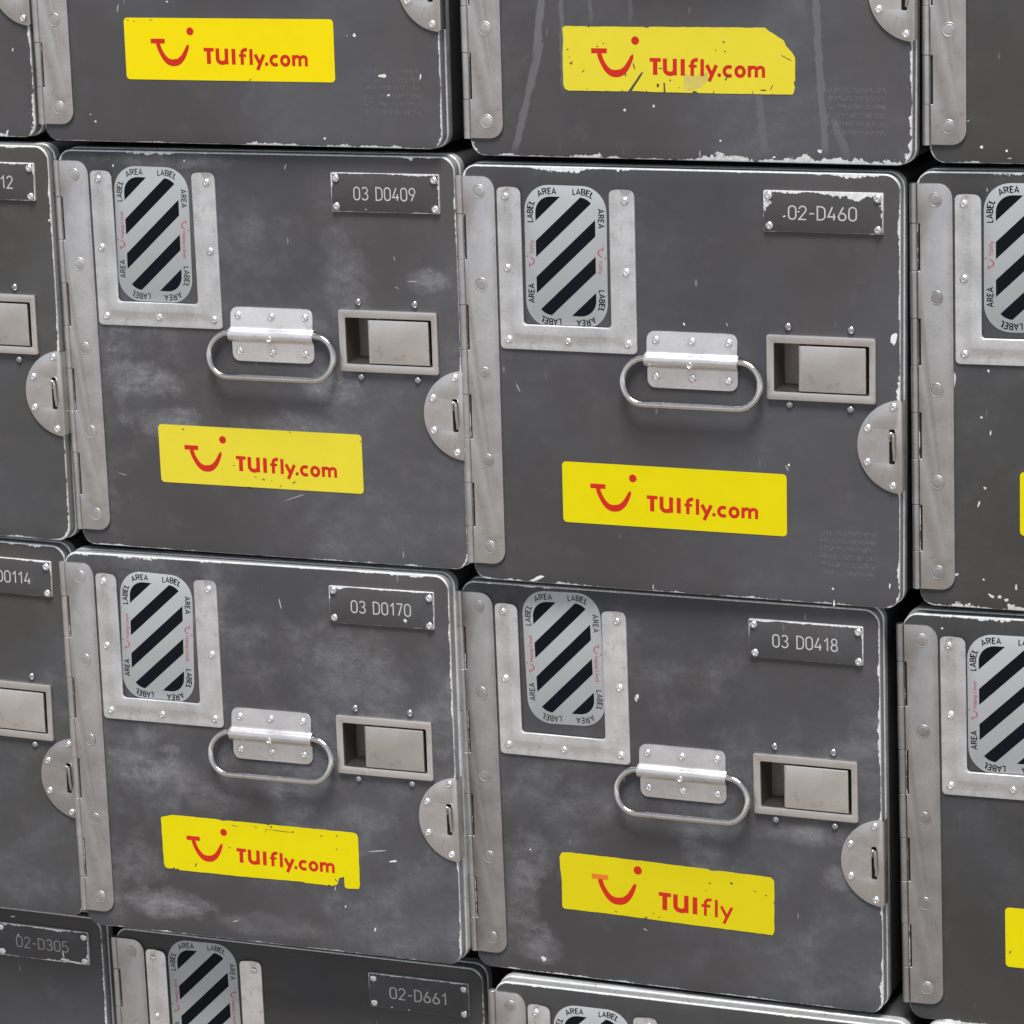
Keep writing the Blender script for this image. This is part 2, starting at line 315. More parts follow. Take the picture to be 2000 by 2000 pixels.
def dome(bm, prof, n=20):
    """turned shape on the axis towards the viewer: prof = [(radius, height out)], template origin"""
    rings = []
    for r, h in prof:
        rings.append([bm.verts.new(Vector((r * math.cos(2 * math.pi * k / n) / 1000, -h / 1000, r * math.sin(2 * math.pi * k / n) / 1000))) for k in range(n)])
    for A, B in zip(rings, rings[1:]):
        for i in range(n): bm.faces.new([A[i], A[(i + 1) % n], B[(i + 1) % n], B[i]])
    bm.faces.new(rings[-1]); bmesh.ops.recalc_face_normals(bm, faces=bm.faces[:])
    for f in bm.faces:
        if f.calc_center_median().y < -0.00001 and f.normal.y > 0.9: f.normal_flip()

# ---------------------------------------------------------------- stroke lettering
def arc(cx, cy, rx, ry, a0, a1, n=10): return [(cx + rx * math.cos(R(a0 + (a1 - a0) * k / n)), cy + ry * math.sin(R(a0 + (a1 - a0) * k / n))) for k in range(n + 1)]
def ribbon(bm, pts, wd, d, tf, closed=False, mi=0):
    """flat stroke; wd = width or list of widths; tf maps (x, y up) to (u, v)"""
    q = [pts[0]]
    for p in pts[1:]:
        if abs(p[0] - q[-1][0]) + abs(p[1] - q[-1][1]) > 1e-6: q.append(p)
    pts = q; N = len(pts); L = []; Rr = []
    for i, p in enumerate(pts):
        a = pts[(i - 1) % N] if (closed or i) else p; b = pts[(i + 1) % N] if (closed or i < N - 1) else p
        d1 = Vector((p[0] - a[0], p[1] - a[1])); d2 = Vector((b[0] - p[0], b[1] - p[1]))
        if d1.length < 1e-9: d1 = d2
        if d2.length < 1e-9: d2 = d1
        d1.normalize(); d2.normalize(); t = d1 + d2
        t = t.normalized() if t.length > 1e-6 else d1
        nrm = Vector((-t.y, t.x)); k = max(0.45, nrm.dot(Vector((-d1.y, d1.x))))
        h = (wd[i] if isinstance(wd, list) else wd) / 2 / k
        L.append((p[0] + nrm.x * h, p[1] + nrm.y * h)); Rr.append((p[0] - nrm.x * h, p[1] - nrm.y * h))
    VL = [bm.verts.new(P(*tf(*p), d)) for p in L]; VR = [bm.verts.new(P(*tf(*p), d)) for p in Rr]
    for i in range(N if closed else N - 1):
        j = (i + 1) % N
        f = bm.faces.new([VL[i], VL[j], VR[j], VR[i]]); f.material_index = mi; f.normal_update()
        if f.normal.y > 0: f.normal_flip()
# plate digits, tall narrow engraving: box 0.5 x 1
DIG = {
 '0': (.5, [(arc(.25, .75, .25, .25, 0, 180) + arc(.25, .25, .25, .25, 180, 360), True)]),
 '1': (.36, [([(.04, .74), (.28, 1), (.28, 0)], False)]),
 '2': (.5, [(arc(.25, .75, .24, .25, 170, -35) + [(0, 0), (.5, 0)], False)]),
 '3': (.5, [(arc(.24, .76, .23, .24, 155, -80) + arc(.24, .26, .26, .26, 85, -155), False)]),
 '4': (.5, [([(.3, 1), (.0, .25), (.52, .25)], False), ([(.4, .5), (.4, 0)], False)]),
 '5': (.5, [([(.45, 1), (.06, 1), (.03, .55)] + arc(.24, .31, .26, .31, 120, -150), False)]),
 '6': (.5, [([(.33, 1), (.04, .42)] + arc(.25, .27, .25, .27, 150, 510, 16), False)]),
 '7': (.48, [([(0, 1), (.48, 1), (.16, 0)], False)]),
 '8': (.5, [(arc(.25, .76, .21, .24, 0, 360, 14), True), (arc(.25, .26, .25, .26, 0, 360, 14), True)]),
 '9': (.5, [([(.17, 0), (.46, .58)] + arc(.25, .73, .25, .27, -30, 330, 16), False)]),
 'D': (.52, [([(0, 0), (0, 1)] + arc(.2, .7, .32, .3, 90, 0) + arc(.2, .3, .32, .3, 0, -90), True)]),
 '-': (.34, [([(.0, .45), (.34, .45)], False)]), ' ': (.3, []),
}
# small caps and lower case: box height 1
CAP = {
 'L': (.5, [([(.05, 1), (.05, 0), (.5, 0)], False)]),
 'A': (.72, [([(0, 0), (.36, 1), (.72, 0)], False), ([(.13, .3), (.59, .3)], False)]),
 'B': (.6, [([(.05, 0), (.05, 1)] + arc(.3, .76, .25, .24, 90, -90, 6) + [(.05, .52)], False), ([(.1, .5)] + arc(.32, .26, .28, .26, 80, -90, 6) + [(.05, 0)], False)]),
 'E': (.54, [([(.54, 1), (.05, 1), (.05, 0), (.54, 0)], False), ([(.1, .52), (.46, .52)], False)]),
 'R': (.62, [([(.05, 0), (.05, 1)] + arc(.32, .75, .25, .25, 90, -90, 6) + [(.05, .5)], False), ([(.34, .48), (.62, 0)], False)]),
 'T': (.64, [([(0, .94), (.64, .94)], False), ([(.32, .9), (.32, 0)], False)]),
 'U': (.6, [([(.05, 1)] + arc(.3, .28, .25, .28, 180, 360, 8) + [(.55, 1)], False)]),
 'I': (.16, [([(.08, 1), (.08, 0)], False)]),
 'f': (.42, [(arc(.38, .8, .2, .2, 70, 180, 6) + [(.18, 0)], False), ([(0, .62), (.4, .62)], False)]),
 'l': (.16, [([(.08, 1), (.08, 0)], False)]),
 'y': (.52, [([(0, .68), (.27, .05)], False), ([(.52, .68), (.16, -.32)], False)]),
 'H': (.66, [([(.05, 0), (.05, 1)], False), ([(.6, 0), (.6, 1)], False), ([(.1, .5), (.55, .5)], False)]),
 'a': (.52, [(arc(.25, .33, .24, .33, 0, 360, 10), True), ([(.5, .68), (.5, 0)], False)]),
 'p': (.54, [(arc(.29, .33, .24, .33, 0, 360, 10), True), ([(.04, .68), (.04, -.3)], False)]),
 'g': (.54, [(arc(.25, .33, .24, .33, 0, 360, 10), True), ([(.5, .68), (.5, -.1)] + arc(.27, -.1, .23, .2, 0, -140, 5), False)]),
 'o': (.54, [(arc(.27, .33, .25, .33, 0, 360, 10), True)]),
 'd': (.54, [(arc(.25, .33, .24, .33, 0, 360, 10), True), ([(.5, 1), (.5, 0)], False)]),
 '-': (.36, [([(.0, .4), (.36, .4)], False)]),
}
def width(text, font, gap): return sum(font[c][0] for c in text) + gap * (len(text) - 1)
def write(bm, text, font, gap, wd, d, place):
    """place(x, y) maps text units to (u, v)"""
    x = 0.0; k = 0
    for c in text:
        wc, strokes = font[c]
        for pts, cl in strokes:
            ribbon(bm, [(x + a, b) for a, b in pts], wd, d - 0.012 * (k % 3), place, cl); k += 1
        x += wc + gap

# ---------------------------------------------------------------- materials
AL_HINGE = metal('hinge_aluminium', (0.545, 0.53, 0.525), 0.42, 0.20, 1.0)
AL_HOLDER = metal('holder_aluminium', (0.75, 0.75, 0.76), 0.46, 0.28, 2.0)
AL_HANDLE = metal('handle_plate_aluminium', (0.78, 0.765, 0.765), 0.38, 0.18, 3.0)
STEEL_ROD = metal('polished_steel', (0.60, 0.575, 0.545), 0.11, 0.08, 4.0)
AL_LATCH = metal('brushed_latch_metal', (0.68, 0.65, 0.625), 0.42, 0.07, 5.0, brushed=True)
AL_POCKET = metal('latch_pocket_metal', (0.20, 0.18, 0.165), 0.5, 0.10, 5.5)  # colour set far below the latch metal to carry the recess shade
AL_LOCK = metal('lock_plate_metal', (0.60, 0.58, 0.57), 0.38, 0.18, 6.0)
AL_RIVET = metal('rivet_aluminium', (0.82, 0.82, 0.82), 0.30, 0.12, 7.0)
AL_DARKRIVET = metal('grey_rivet', (0.46, 0.46, 0.47), 0.34, 0.15, 7.5)
AL_RIM = metal('rim_aluminium', (0.72, 0.735, 0.74), 0.36, 0.30, 8.0, scr=1.3, metallic=0.55)
CHIP = metal('bare_aluminium_chip', (0.80, 0.82, 0.82), 0.5, 0.08, 9.0, metallic=0.5)
SCRATCH = metal('grey_scratch', (0.36, 0.36, 0.37), 0.5, 0.1, 9.5, metallic=0.2)
BLACK = plain('painted_hollow_shade', (0.012, 0.011, 0.010), 0.8, 0.2)  # near-black colour standing in for shade inside gaps and slots
BODY = plain('container_side_laminate', (0.055, 0.053, 0.055), 0.5, 0.4, 0.2, 1.0, 0.3, (0.12, 0.12, 0.12))
SILVER = plain('silver_label_film', (0.415, 0.435, 0.45), 0.45, 0.3, 0.06, 3.0, 0.30, (0.25, 0.25, 0.25))
SILVER.node_tree.nodes['Principled BSDF'].inputs['Metallic'].default_value = 0.25
INK = plain('black_print', (0.004, 0.005, 0.009), 0.45, 0.10, 0.2, 4.0)
INK_WORN = plain('worn_black_print', (0.040, 0.042, 0.05), 0.5, 0.2, 0.3, 4.5)
RED_PALE = plain('faded_red_print', (0.36, 0.10, 0.12), 0.5, 0.4, 0.3, 5.0)
RED = plain('red_print', (0.52, 0.022, 0.010), 0.42, 0.2, 0.12, 6.0)
ORANGE = plain('faded_red_print_on_yellow', (0.66, 0.17, 0.012), 0.45, 0.4, 0.15, 6.5)
ENGRAVE = plain('engraved_filler', (0.46, 0.46, 0.46), 0.6, 0.3, 0.35, 7.0, 0.5, (0.12, 0.12, 0.12))
ENGRAVE_DIM = plain('dim_engraved_filler', (0.30, 0.29, 0.29), 0.6, 0.3, 0.3, 7.2)  # darker filler colour than on the other plates
TORN = plain('torn_spot', (0.05, 0.047, 0.045), 0.6, 0.3, 0.3, 8.0)
PEEL = plain('rubbed_film', (0.55, 0.46, 0.10), 0.6, 0.3, 0.25, 8.5)
def yellow(i, c, dirt): return plain('yellow_film', c, 0.42, 0.14, 0.05, 10.0 + i, dirt, (0.34, 0.26, 0.02))

# ---------------------------------------------------------------- ground the stack stands on
bm = bmesh.new()
for q in ((-60, -60, .0225), (60, -60, .0225), (60, 60, .0225), (-60, 60, .0225)): bm.verts.new(q)
bm.faces.new(bm.verts[:])
g = G('concrete_apron'); p = g.pos((1, 1, 1))
a = g.noise(p, 1.2, 6, 0.6); b = g.noise(p, 60, 3, 0.6)
g.set(**{'Base Color': g.mix(g.f('ADD', g.f('MULTIPLY', a, .6), g.f('MULTIPLY', b, .4)), rgb(0.17, 0.155, 0.142), rgb(0.29, 0.27, 0.25)), 'Roughness': 0.85})
g.bump(b, 0.003)
gr = link('ground', bm, g.m, None); gr['kind'] = 'structure'

# ---------------------------------------------------------------- shared small meshes (made once, copied for every container)
def proto(name, bm, mat, smooth=40):
    me = bpy.data.meshes.new(name); bm.to_mesh(me); bm.free(); me.materials.append(mat)
    me.polygons.foreach_set('use_smooth', [True] * len(me.polygons)); me.set_sharp_from_angle(angle=R(smooth))
    return me
bm = bmesh.new(); dome(bm, [(2.75, 0.0), (2.7, .35), (2.45, .85), (1.95, 1.3), (1.35, 1.55), (.95, 1.62), (.78, 1.5), (.68, .95), (.3, .85)], 22); RIVET = proto('rivet', bm, AL_RIVET, 50)
bm = bmesh.new(); dome(bm, [(2.5, 0.0), (2.45, .5), (2.2, 1.1), (1.6, 1.7), (.9, 2.0), (.6, 2.02), (.5, 1.7), (.2, 1.6)], 20); SCREW = proto('latch_rivet', bm, AL_DARKRIVET, 50)
bm = bmesh.new(); dome(bm, [(4.5, 0.0), (4.45, .16), (4.2, .34), (3.85, .30), (3.6, .06), (3.35, .10), (3.1, .30), (2.6, .36), (1.2, .40), (.4, .40)], 28); FLAT = proto('hinge_rivet', bm, AL_HINGE, 60)
RND = random.Random(5)
def rivet(parent, mesh, u, v, d, name='rivet'):
    o = bpy.data.objects.new(name, mesh); C.objects.link(o); o.parent = parent
    o.location = P(u + RND.uniform(-.35, .35), v + RND.uniform(-.35, .35), d)
    o.rotation_euler = (RND.uniform(-.07, .07), RND.uniform(0, 6.28), RND.uniform(-.07, .07))
    return o

def make_body(root):
    bm = bmesh.new()
    def ring(i, d): return [(u, v, d) for u, v in rrect(16 + i, 11 + i, 301.5 - i, 283 - i, max(9.5 - i, 2), 6)]
    loft(bm, [ring(2.0, 8.9), ring(2.0, 16.3), ring(0.3, 16.3), ring(0.3, 150), ring(3.0, 404)], cap1=True)
    for u0, u1 in ((40, 58), (258, 276)):                       # runners underneath
        for (d0, d1) in ((60, 380),):
            q = [[(u, v, d) for u, v in ((u0, 282), (u1, 282), (u1, 287), (u0, 287))] for d in (d0, d1)]
            loft(bm, q, True, True)
    return link('body', bm, BODY, root, smooth=30)
def make_rim(root):
    bm = bmesh.new()
    def ring(i, d): return [(u, v, d) for u, v in rrect(16 + i, 11 + i, 301.5 - i, 283 - i, max(9.5 - i, 2), 8)]
    loft(bm, [ring(2.3, 9.4), ring(.4, 9.4), ring(0, 9.5), ring(-.35, 9.75), ring(-.55, 10.1), ring(-.6, 10.6), ring(-.6, 15.4), ring(-.4, 16.5), ring(1.0, 16.8), ring(2.3, 16.2)], closed=True)
    return link('rim', bm, AL_RIM, root, smooth=35)
LATCH_HOLE = [(221.3, 116.2), (283.5, 116.2), (283.5, 148.4), (221.3, 148.4)]
def blob(u, v, ru, rv, rot, rnd):
    n = 11; out = []
    for k in range(n):
        a = 2 * math.pi * k / n; r = rnd.uniform(.6, 1.15)
        x, y = ru * r * math.cos(a), rv * r * math.sin(a); c, s = math.cos(R(rot)), math.sin(R(rot))
        out.append((u + x * c - y * s, v + x * s + y * c))
    return out
def make_door(root, mat, chips):
    bm = bmesh.new()
    out = rrect(16, 11, 301.5, 283, 9.5, 8)
    def ring(i, d): return [(u, v, d) for u, v in rrect(16 + i, 11 + i, 301.5 - i, 283 - i, 9.5 - i, 8)]
    loft(bm, [ring(.85, 0), ring(.52, .06), ring(.25, .25), ring(.07, .55), ring(0, .9), ring(0, 7.9), ring(.5, 8.4), ring(1.2, 8.6), ring(6.0, 8.6)])
    front = rrect(16.85, 11.85, 300.65, 282.15, 8.65, 8)
    sheet(bm, [front, LATCH_HOLE[::-1]], 0.0)
    bmesh.ops.remove_doubles(bm, verts=bm.verts[:], dist=1e-6)
    rnd = random.Random(17)
    for c in chips: sheet(bm, [blob(*c, rnd)], -0.06, 2 if min(c[2], c[3]) < .58 else 1)
    return link('door', bm, [mat, CHIP, SCRATCH], root, smooth=30)

def make_hinge(root, seed=0):
    bm = bmesh.new()
    L, T, B_, Rr = 16.8, 18.2, 272.0, 38.6
    poly = [(L, T)] + [q for q in rrect(L, T, Rr, B_, (0, 9, 9, 0), 7)][1:-1] + [(L, B_)]
    left = []; v = 42.6; k = 0
    segs = []
    while v < B_:
        segs.append((v, min(v + 29.3, B_), k % 2 == 0)); v += 29.3; k += 1
    for a, b, cut in reversed(segs):
        if cut and b < B_: left += [(L, b), (L + 1.5, b), (L + 1.5, a), (L, a)]
    poly = poly + left
    slab(bm, [poly], -1.7, -0.05, 0.35)
    slab(bm, [[(16.9, 19), (19.2, 19), (19.2, 271), (16.9, 271)]], -.09, -.03, mi=1)  # black strip painting the shade seen through the hinge notches
    h = link('hinge', bm, [AL_HINGE, BLACK], root, smooth=35)
    bm = bmesh.new(); n = 14
    edges = [T, 42.6] + [42.6 + 29.3 * i for i in range(1, 8)] + [B_ + .6]
    for i, (a, b) in enumerate(zip(edges, edges[1:])):
        rr = 2.75 if i % 2 == 0 else 2.6
        pr = [(a + .08, rr - .35), (a + .35, rr), (b - .35, rr), (b - .08, rr - .35)]
        rings = [[(14.0 + r * math.cos(2 * math.pi * j / n), v, 1.05 + r * math.sin(2 * math.pi * j / n)) for j in range(n)] for v, r in pr]
        loft(bm, rings, True, True)
    link('knuckle', bm, AL_HINGE, h, smooth=40)
    for v in (28.0, 87.8, 145.4, 203.1, 260.9): rivet(h, FLAT, 28.0, v, -1.7)
    return h

def make_holder(root):
    bm = bmesh.new()
    prof = [(0, .05), (0, -.9), (.25, -1.2), (1.4, -1.25), (3, -1.25), (7.6, -1.25), (9.6, -2.3), (10.6, -2.45), (13, -2.45), (14.8, -2.45), (16.1, -2.4), (16.5, -2.1), (16.5, -1.0)]
    rt = 4.0; rows = []
    for o, d in prof:
        if o < rt: ve = 24.3 + rt - math.sqrt(max(rt * rt - (rt - o) ** 2, 0))
        elif o > 16.5 - rt: q = o - (16.5 - rt); ve = 24.3 + rt - math.sqrt(max(rt * rt - q * q, 0))
        else: ve = 24.3
        l, r_, b = 39.7 + o, 132.0 - o, 128.7 - o; c = 2.6
        row = [(l, ve, d)]
        for k in range(6): row.append((l, ve + (b - c - ve) * (k + 1) / 6, d))
        row += [(l + c - c * math.cos(R(a)), b - c + c * math.sin(R(a)), d) for a in (30, 60, 90)]
        for k in range(1, 6): row.append((l + c + (r_ - l - 2 * c) * k / 6, b, d))
        row += [(r_ - c + c * math.cos(R(a)), b - c + c * math.sin(R(a)), d) for a in (90, 60, 30, 0)]
        for k in range(6): row.append((r_, b - c + (ve - b + c) * (k + 1) / 6, d))
        rows.append(row)
    V = [[bm.verts.new(P(*q)) for q in r] for r in rows]
    for A, B in zip(V, V[1:]):
        for i in range(len(A) - 1): bm.faces.new([A[i], A[i + 1], B[i + 1], B[i]])
    for j in (0, -1):
        bm.faces.new([r[j] for r in V]) if j == 0 else bm.faces.new([r[j] for r in V][::-1])
    bmesh.ops.recalc_face_normals(bm, faces=bm.faces[:])
    s = sum((f.normal.y for f in bm.faces))
    if s > 0:
        for f in bm.faces: f.normal_flip()
    h = link('label_holder', bm, AL_HOLDER, root, smooth=30)
    for u, v in ((45.5, 30.6), (45.5, 76.2), (45.6, 122.4), (85.8, 122.5), (125.9, 122.7), (126, 76.8), (125.9, 31.4)): rivet(h, RIVET, u, v, -1.2)
    return h

def make_handle(root):
    bm = bmesh.new(); pr = []
    u0, u1, v0, v1, r = 138.5, 198.1, 113.0, 149.2, 5.0
    def hgt(v):
        if v < 126.2: return 1.0 + 1.5 * (v - v0) / (126.2 - v0)
        if v < 127.6: return 2.5 + (v - 126.2) * .9
        if v < 135.2: return 3.0 + 3.5 * math.sin(math.pi * min(1, (v - 126.4) / 9.6)) ** 0.7
        if v < 137.2: return max(1.3, 5.2 - (v - 134.4) * 1.9)
        return 1.3
    vs = [v0, v0 + .3, v0 + 1, v0 + 2, v0 + 3.5, v0 + 5] + [118 + k * 1.2 for k in range(1, 7)] + [125.9 + .5 * k for k in range(0, 24)] + [138.6, 141, 144.2, 145.7, 147.2, 148.2, 148.9, v1]
    rows = []
    for v in vs:
        e = 0
        if v < v0 + r: e = r - math.sqrt(max(r * r - (v0 + r - v) ** 2, 0))
        if v > v1 - r: e = r - math.sqrt(max(r * r - (v - v1 + r) ** 2, 0))
        e2 = e - (.9 if 126.4 < v < 135.6 else 0)
        h = hgt(v); us = [u0 + e2, u0 + e2 + .3, u0 + e2 + 2] + [u0 + 6 + (u1 - u0 - 12) * k / 6 for k in range(7)] + [u1 - e2 - 2, u1 - e2 - .3, u1 - e2]
        rows.append([(us[0], v, -.1 if not 127 < v < 135.6 else -1.2)] + [(u, v, -(h - (.25 if k in (0, len(us) - 1) else 0))) for k, u in enumerate(us)] + [(us[-1], v, -.1 if not 127 < v < 135.6 else -1.2)])
    V = [[bm.verts.new(P(*q)) for q in r_] for r_ in rows]
    for A, B in zip(V, V[1:]):
        for i in range(len(A) - 1): bm.faces.new([A[i], A[i + 1], B[i + 1], B[i]])
    low = [bm.verts.new(P(q[0], q[1] + .05, -.05)) for q in rows[-1]]
    for i in range(len(low) - 1): bm.faces.new([V[-1][i], V[-1][i + 1], low[i + 1], low[i]])
    top = [bm.verts.new(P(q[0], q[1] - .05, -.05)) for q in rows[0]]
    for i in range(len(top) - 1): bm.faces.new([top[i], top[i + 1], V[0][i + 1], V[0][i]])
    bmesh.ops.recalc_face_normals(bm, faces=bm.faces[:])
    if sum(f.normal.y for f in bm.faces) > 0:
        for f in bm.faces: f.normal_flip()
    h = link('handle', bm, AL_HANDLE, root, smooth=35)
    for u, v, d in ((144.5, 119, -1.6), (168.3, 119.2, -1.65), (192.2, 119.4, -1.65), (144.4, 142.3, -1.25), (168.2, 142.5, -1.25), (192, 142.7, -1.25)): rivet(h, RIVET, u, v, d)
    bm = bmesh.new(); dome(bm, [(2.1, -.3), (2.0, .5), (1.7, .8), (1.3, .6), (1.1, -.2), (.3, -.4)], 18)
    link('stud', bm, AL_HANDLE, h, P(168.2, 133.0, -5.9), 50)
    def dd(v): return -3.3 - 6.0 * (v - 130.3) / 28.4
    cl = [(u, 130.3) for u in (168, 150, 139)] + [(138 - 14.3 * math.sin(R(a)), 144.5 - 14.2 * math.cos(R(a))) for a in range(8, 180, 10)] + [(u, 158.7) for u in (138, 158, 178, 199.8)] + [(199.8 + 14.3 * math.sin(R(a)), 144.5 + 14.2 * math.cos(R(a))) for a in range(8, 180, 10)] + [(199, 130.3), (186, 130.3)]
    bm = bmesh.new(); tube(bm, [(u, v, dd(v)) for u, v in cl], 2.1, 16, closed=True)
    link('bail', bm, STEEL_ROD, h, smooth=60)
    return h

def make_latch(root):
    bm = bmesh.new()
    o = rrect(217.3, 111.8, 286.8, 152.7, 1.5, 3); i = rrect(222.0, 116.9, 282.8, 147.7, .8, 2)
    slab(bm, [o, i[::-1]], -2.9, -.05, 0.45)
    h = link('latch', bm, AL_LATCH, root, smooth=35)
    bm = bmesh.new()
    loft(bm, [[(u, v, d) for u, v in rrect(222.0 - e, 116.9 - e, 282.8 + e, 147.7 + e, .8, 2)] for e, d in ((.55, -.6), (.0, -1.0), (.0, 2.0))] +
             [[(u, v, 2.0 + 14 * k) for u, v in rrect(222.0 + 1.5 * k, 116.9 + .6 * k, 282.8 - .6 * k, 147.7 - 1.6 * k, .8, 2)] for k in (.5, 1)])
    bm.faces.new(list(bm.verts)[-12:])
    bmesh.ops.recalc_face_normals(bm, faces=bm.faces[:])
    link('pocket', bm, AL_POCKET, h, smooth=40)
    bm = bmesh.new()
    slab(bm, [rrect(238.9, 118.1, 280.7, 146.9, .6, 2)], -3.1, -.9, .6)
    # rolled lip turning inward at the finger side
    rows = []
    for a in (0, 20, 40, 60, 80, 90): rows.append((239.5 - 2.3 * math.sin(R(a)), -2.7 + 2.3 * (1 - math.cos(R(a)))))
    rows.append((237.2, 11.0))
    V = [[bm.verts.new(P(u, v, d)) for v in (118.2, 146.8)] for u, d in rows] + [[bm.verts.new(P(u + 1.4, v, max(d, -.9))) for v in (118.2, 146.8)] for u, d in reversed(rows)]
    for A, B in zip(V, V[1:] + V[:1]): bm.faces.new([A[0], A[1], B[1], B[0]])
    bm.faces.new([r[0] for r in V]); bm.faces.new([r[1] for r in V][::-1])
    bmesh.ops.recalc_face_normals(bm, faces=bm.faces[:])
    link('paddle', bm, AL_LATCH, h, smooth=35)
    for u, v in ((231, 106.6), (270.7, 107), (231, 156.2), (270.7, 156.8)): rivet(h, SCREW, u, v, 0.0)
    return h

def make_lock(root):
    bm = bmesh.new(); cu, cv, r = 304.5, 179.2, 29.7; xe = 302.4
    a0 = math.degrees(math.acos((xe - cu) / r))
    out = [(cu + r * math.cos(R(a)), cv - r * math.sin(R(a))) for a in [a0 + (360 - 2 * a0) * k / 44 for k in range(45)]]
    slot = rrect(295.0, 168.2, 298.6, 190.2, 1.0, 4)
    slab(bm, [out, slot[::-1]], -1.45, -.06, .3)
    fl = [(xe + e, v, d) for e, d in ((-.5, -1.4), (.5, -1.15), (.95, -.5), (.95, 7.5), (.1, 7.5)) for v in (150.6, 207.8)]
    V = [bm.verts.new(P(*q)) for q in fl]
    for k in range(4):
        f = bm.faces.new([V[2 * k], V[2 * k + 1], V[2 * k + 3], V[2 * k + 2]])
    h = link('lock_plate', bm, AL_LOCK, root, smooth=35)
    bm = bmesh.new(); slab(bm, [rrect(293.6, 167.6, 300.0, 190.8, 1, 3)], -.16, -.03)  # slot depth painted as a black sheet over the uncut door
    link('slot', bm, BLACK, h)
    bm = bmesh.new()
    pts = [(295.6, 176.5, 1.0), (295.3, 174.5, -1.2), (295.6, 171.8, -2.6), (296.6, 169.9, -3.0), (297.6, 170.6, -3.1), (298.0, 173.5, -3.0), (298.2, 180, -2.8), (298.6, 184.5, -2.4), (298.0, 187.0, -1.4), (298.0, 188.2, .8)]
    tube(bm, pts, 1.05, 12)
    link('staple', bm, STEEL_ROD, h, smooth=60)
    for u, v in ((297.6, 154.6), (281.2, 168.2), (281.1, 189.7), (297.6, 204.2)): rivet(h, RIVET, u, v, -1.4)
    return h

def make_plate(root, mat, text, dim=False, chips=()):
    bm = bmesh.new(); slab(bm, [rrect(215.9, 22.4, 291.3, 47.7, .8, 2)], -1.9, -.05, .25)
    rnd = random.Random(4)
    for c in chips: sheet(bm, [blob(*c, rnd)], -1.96, 1)
    h = link('nameplate', bm, [mat, CHIP], root, smooth=35)
    for u, v in ((219.6, 25.6), (288.2, 26.1), (219.6, 44.3), (288.2, 45.0)): rivet(h, RIVET, u, v, -1.85)
    if text:
        bm = bmesh.new(); H = 8.1; gap = .22
        wt = width(text, DIG, gap) * H; sx = 42.6 / wt
        write(bm, text, DIG, gap, .102, -1.93, lambda x, y: (232.0 + x * H * sx, 39.7 - y * H))
        link('lettering', bm, ENGRAVE_DIM if dim else ENGRAVE, h)
    return h

def path_rr(u0, v0, u1, v1, r):
    """clockwise outline from the middle of the top edge: returns function s -> (point, tangent), total length"""
    w, h = u1 - u0, v1 - v0; pts = []
    def ln(a, b, n=8): return [(a[0] + (b[0] - a[0]) * k / n, a[1] + (b[1] - a[1]) * k / n) for k in range(n)]
    def cn(c, a0): return [(c[0] + r * math.cos(R(a0 + 90 * k / 12)), c[1] + r * math.sin(R(a0 + 90 * k / 12))) for k in range(12)]
    m = (u0 + u1) / 2
    pts = ln((m, v0), (u1 - r, v0)) + cn((u1 - r, v0 + r), -90) + ln((u1, v0 + r), (u1, v1 - r)) + cn((u1 - r, v1 - r), 0) + ln((u1 - r, v1), (u0 + r, v1)) + cn((u0 + r, v1 - r), 90) + ln((u0, v1 - r), (u0, v0 + r)) + cn((u0 + r, v0 + r), 180) + ln((u0 + r, v0), (m, v0))
    cum = [0.0]; N = len(pts)
    for i in range(N): a, b = pts[i], pts[(i + 1) % N]; cum.append(cum[-1] + math.hypot(b[0] - a[0], b[1] - a[1]))
    def at(s):
        s %= cum[-1]
        import bisect
        i = min(max(bisect.bisect_right(cum, s) - 1, 0), N - 1); a, b = pts[i], pts[(i + 1) % N]; L = cum[i + 1] - cum[i]
        t = (s - cum[i]) / L if L else 0
        return (a[0] + (b[0] - a[0]) * t, a[1] + (b[1] - a[1]) * t), ((b[0] - a[0]) / L, (b[1] - a[1]) / L)
    def near(q): return min((k * cum[-1] / 800 for k in range(800)), key=lambda s: (at(s)[0][0] - q[0]) ** 2 + (at(s)[0][1] - q[1]) ** 2)
    return at, near

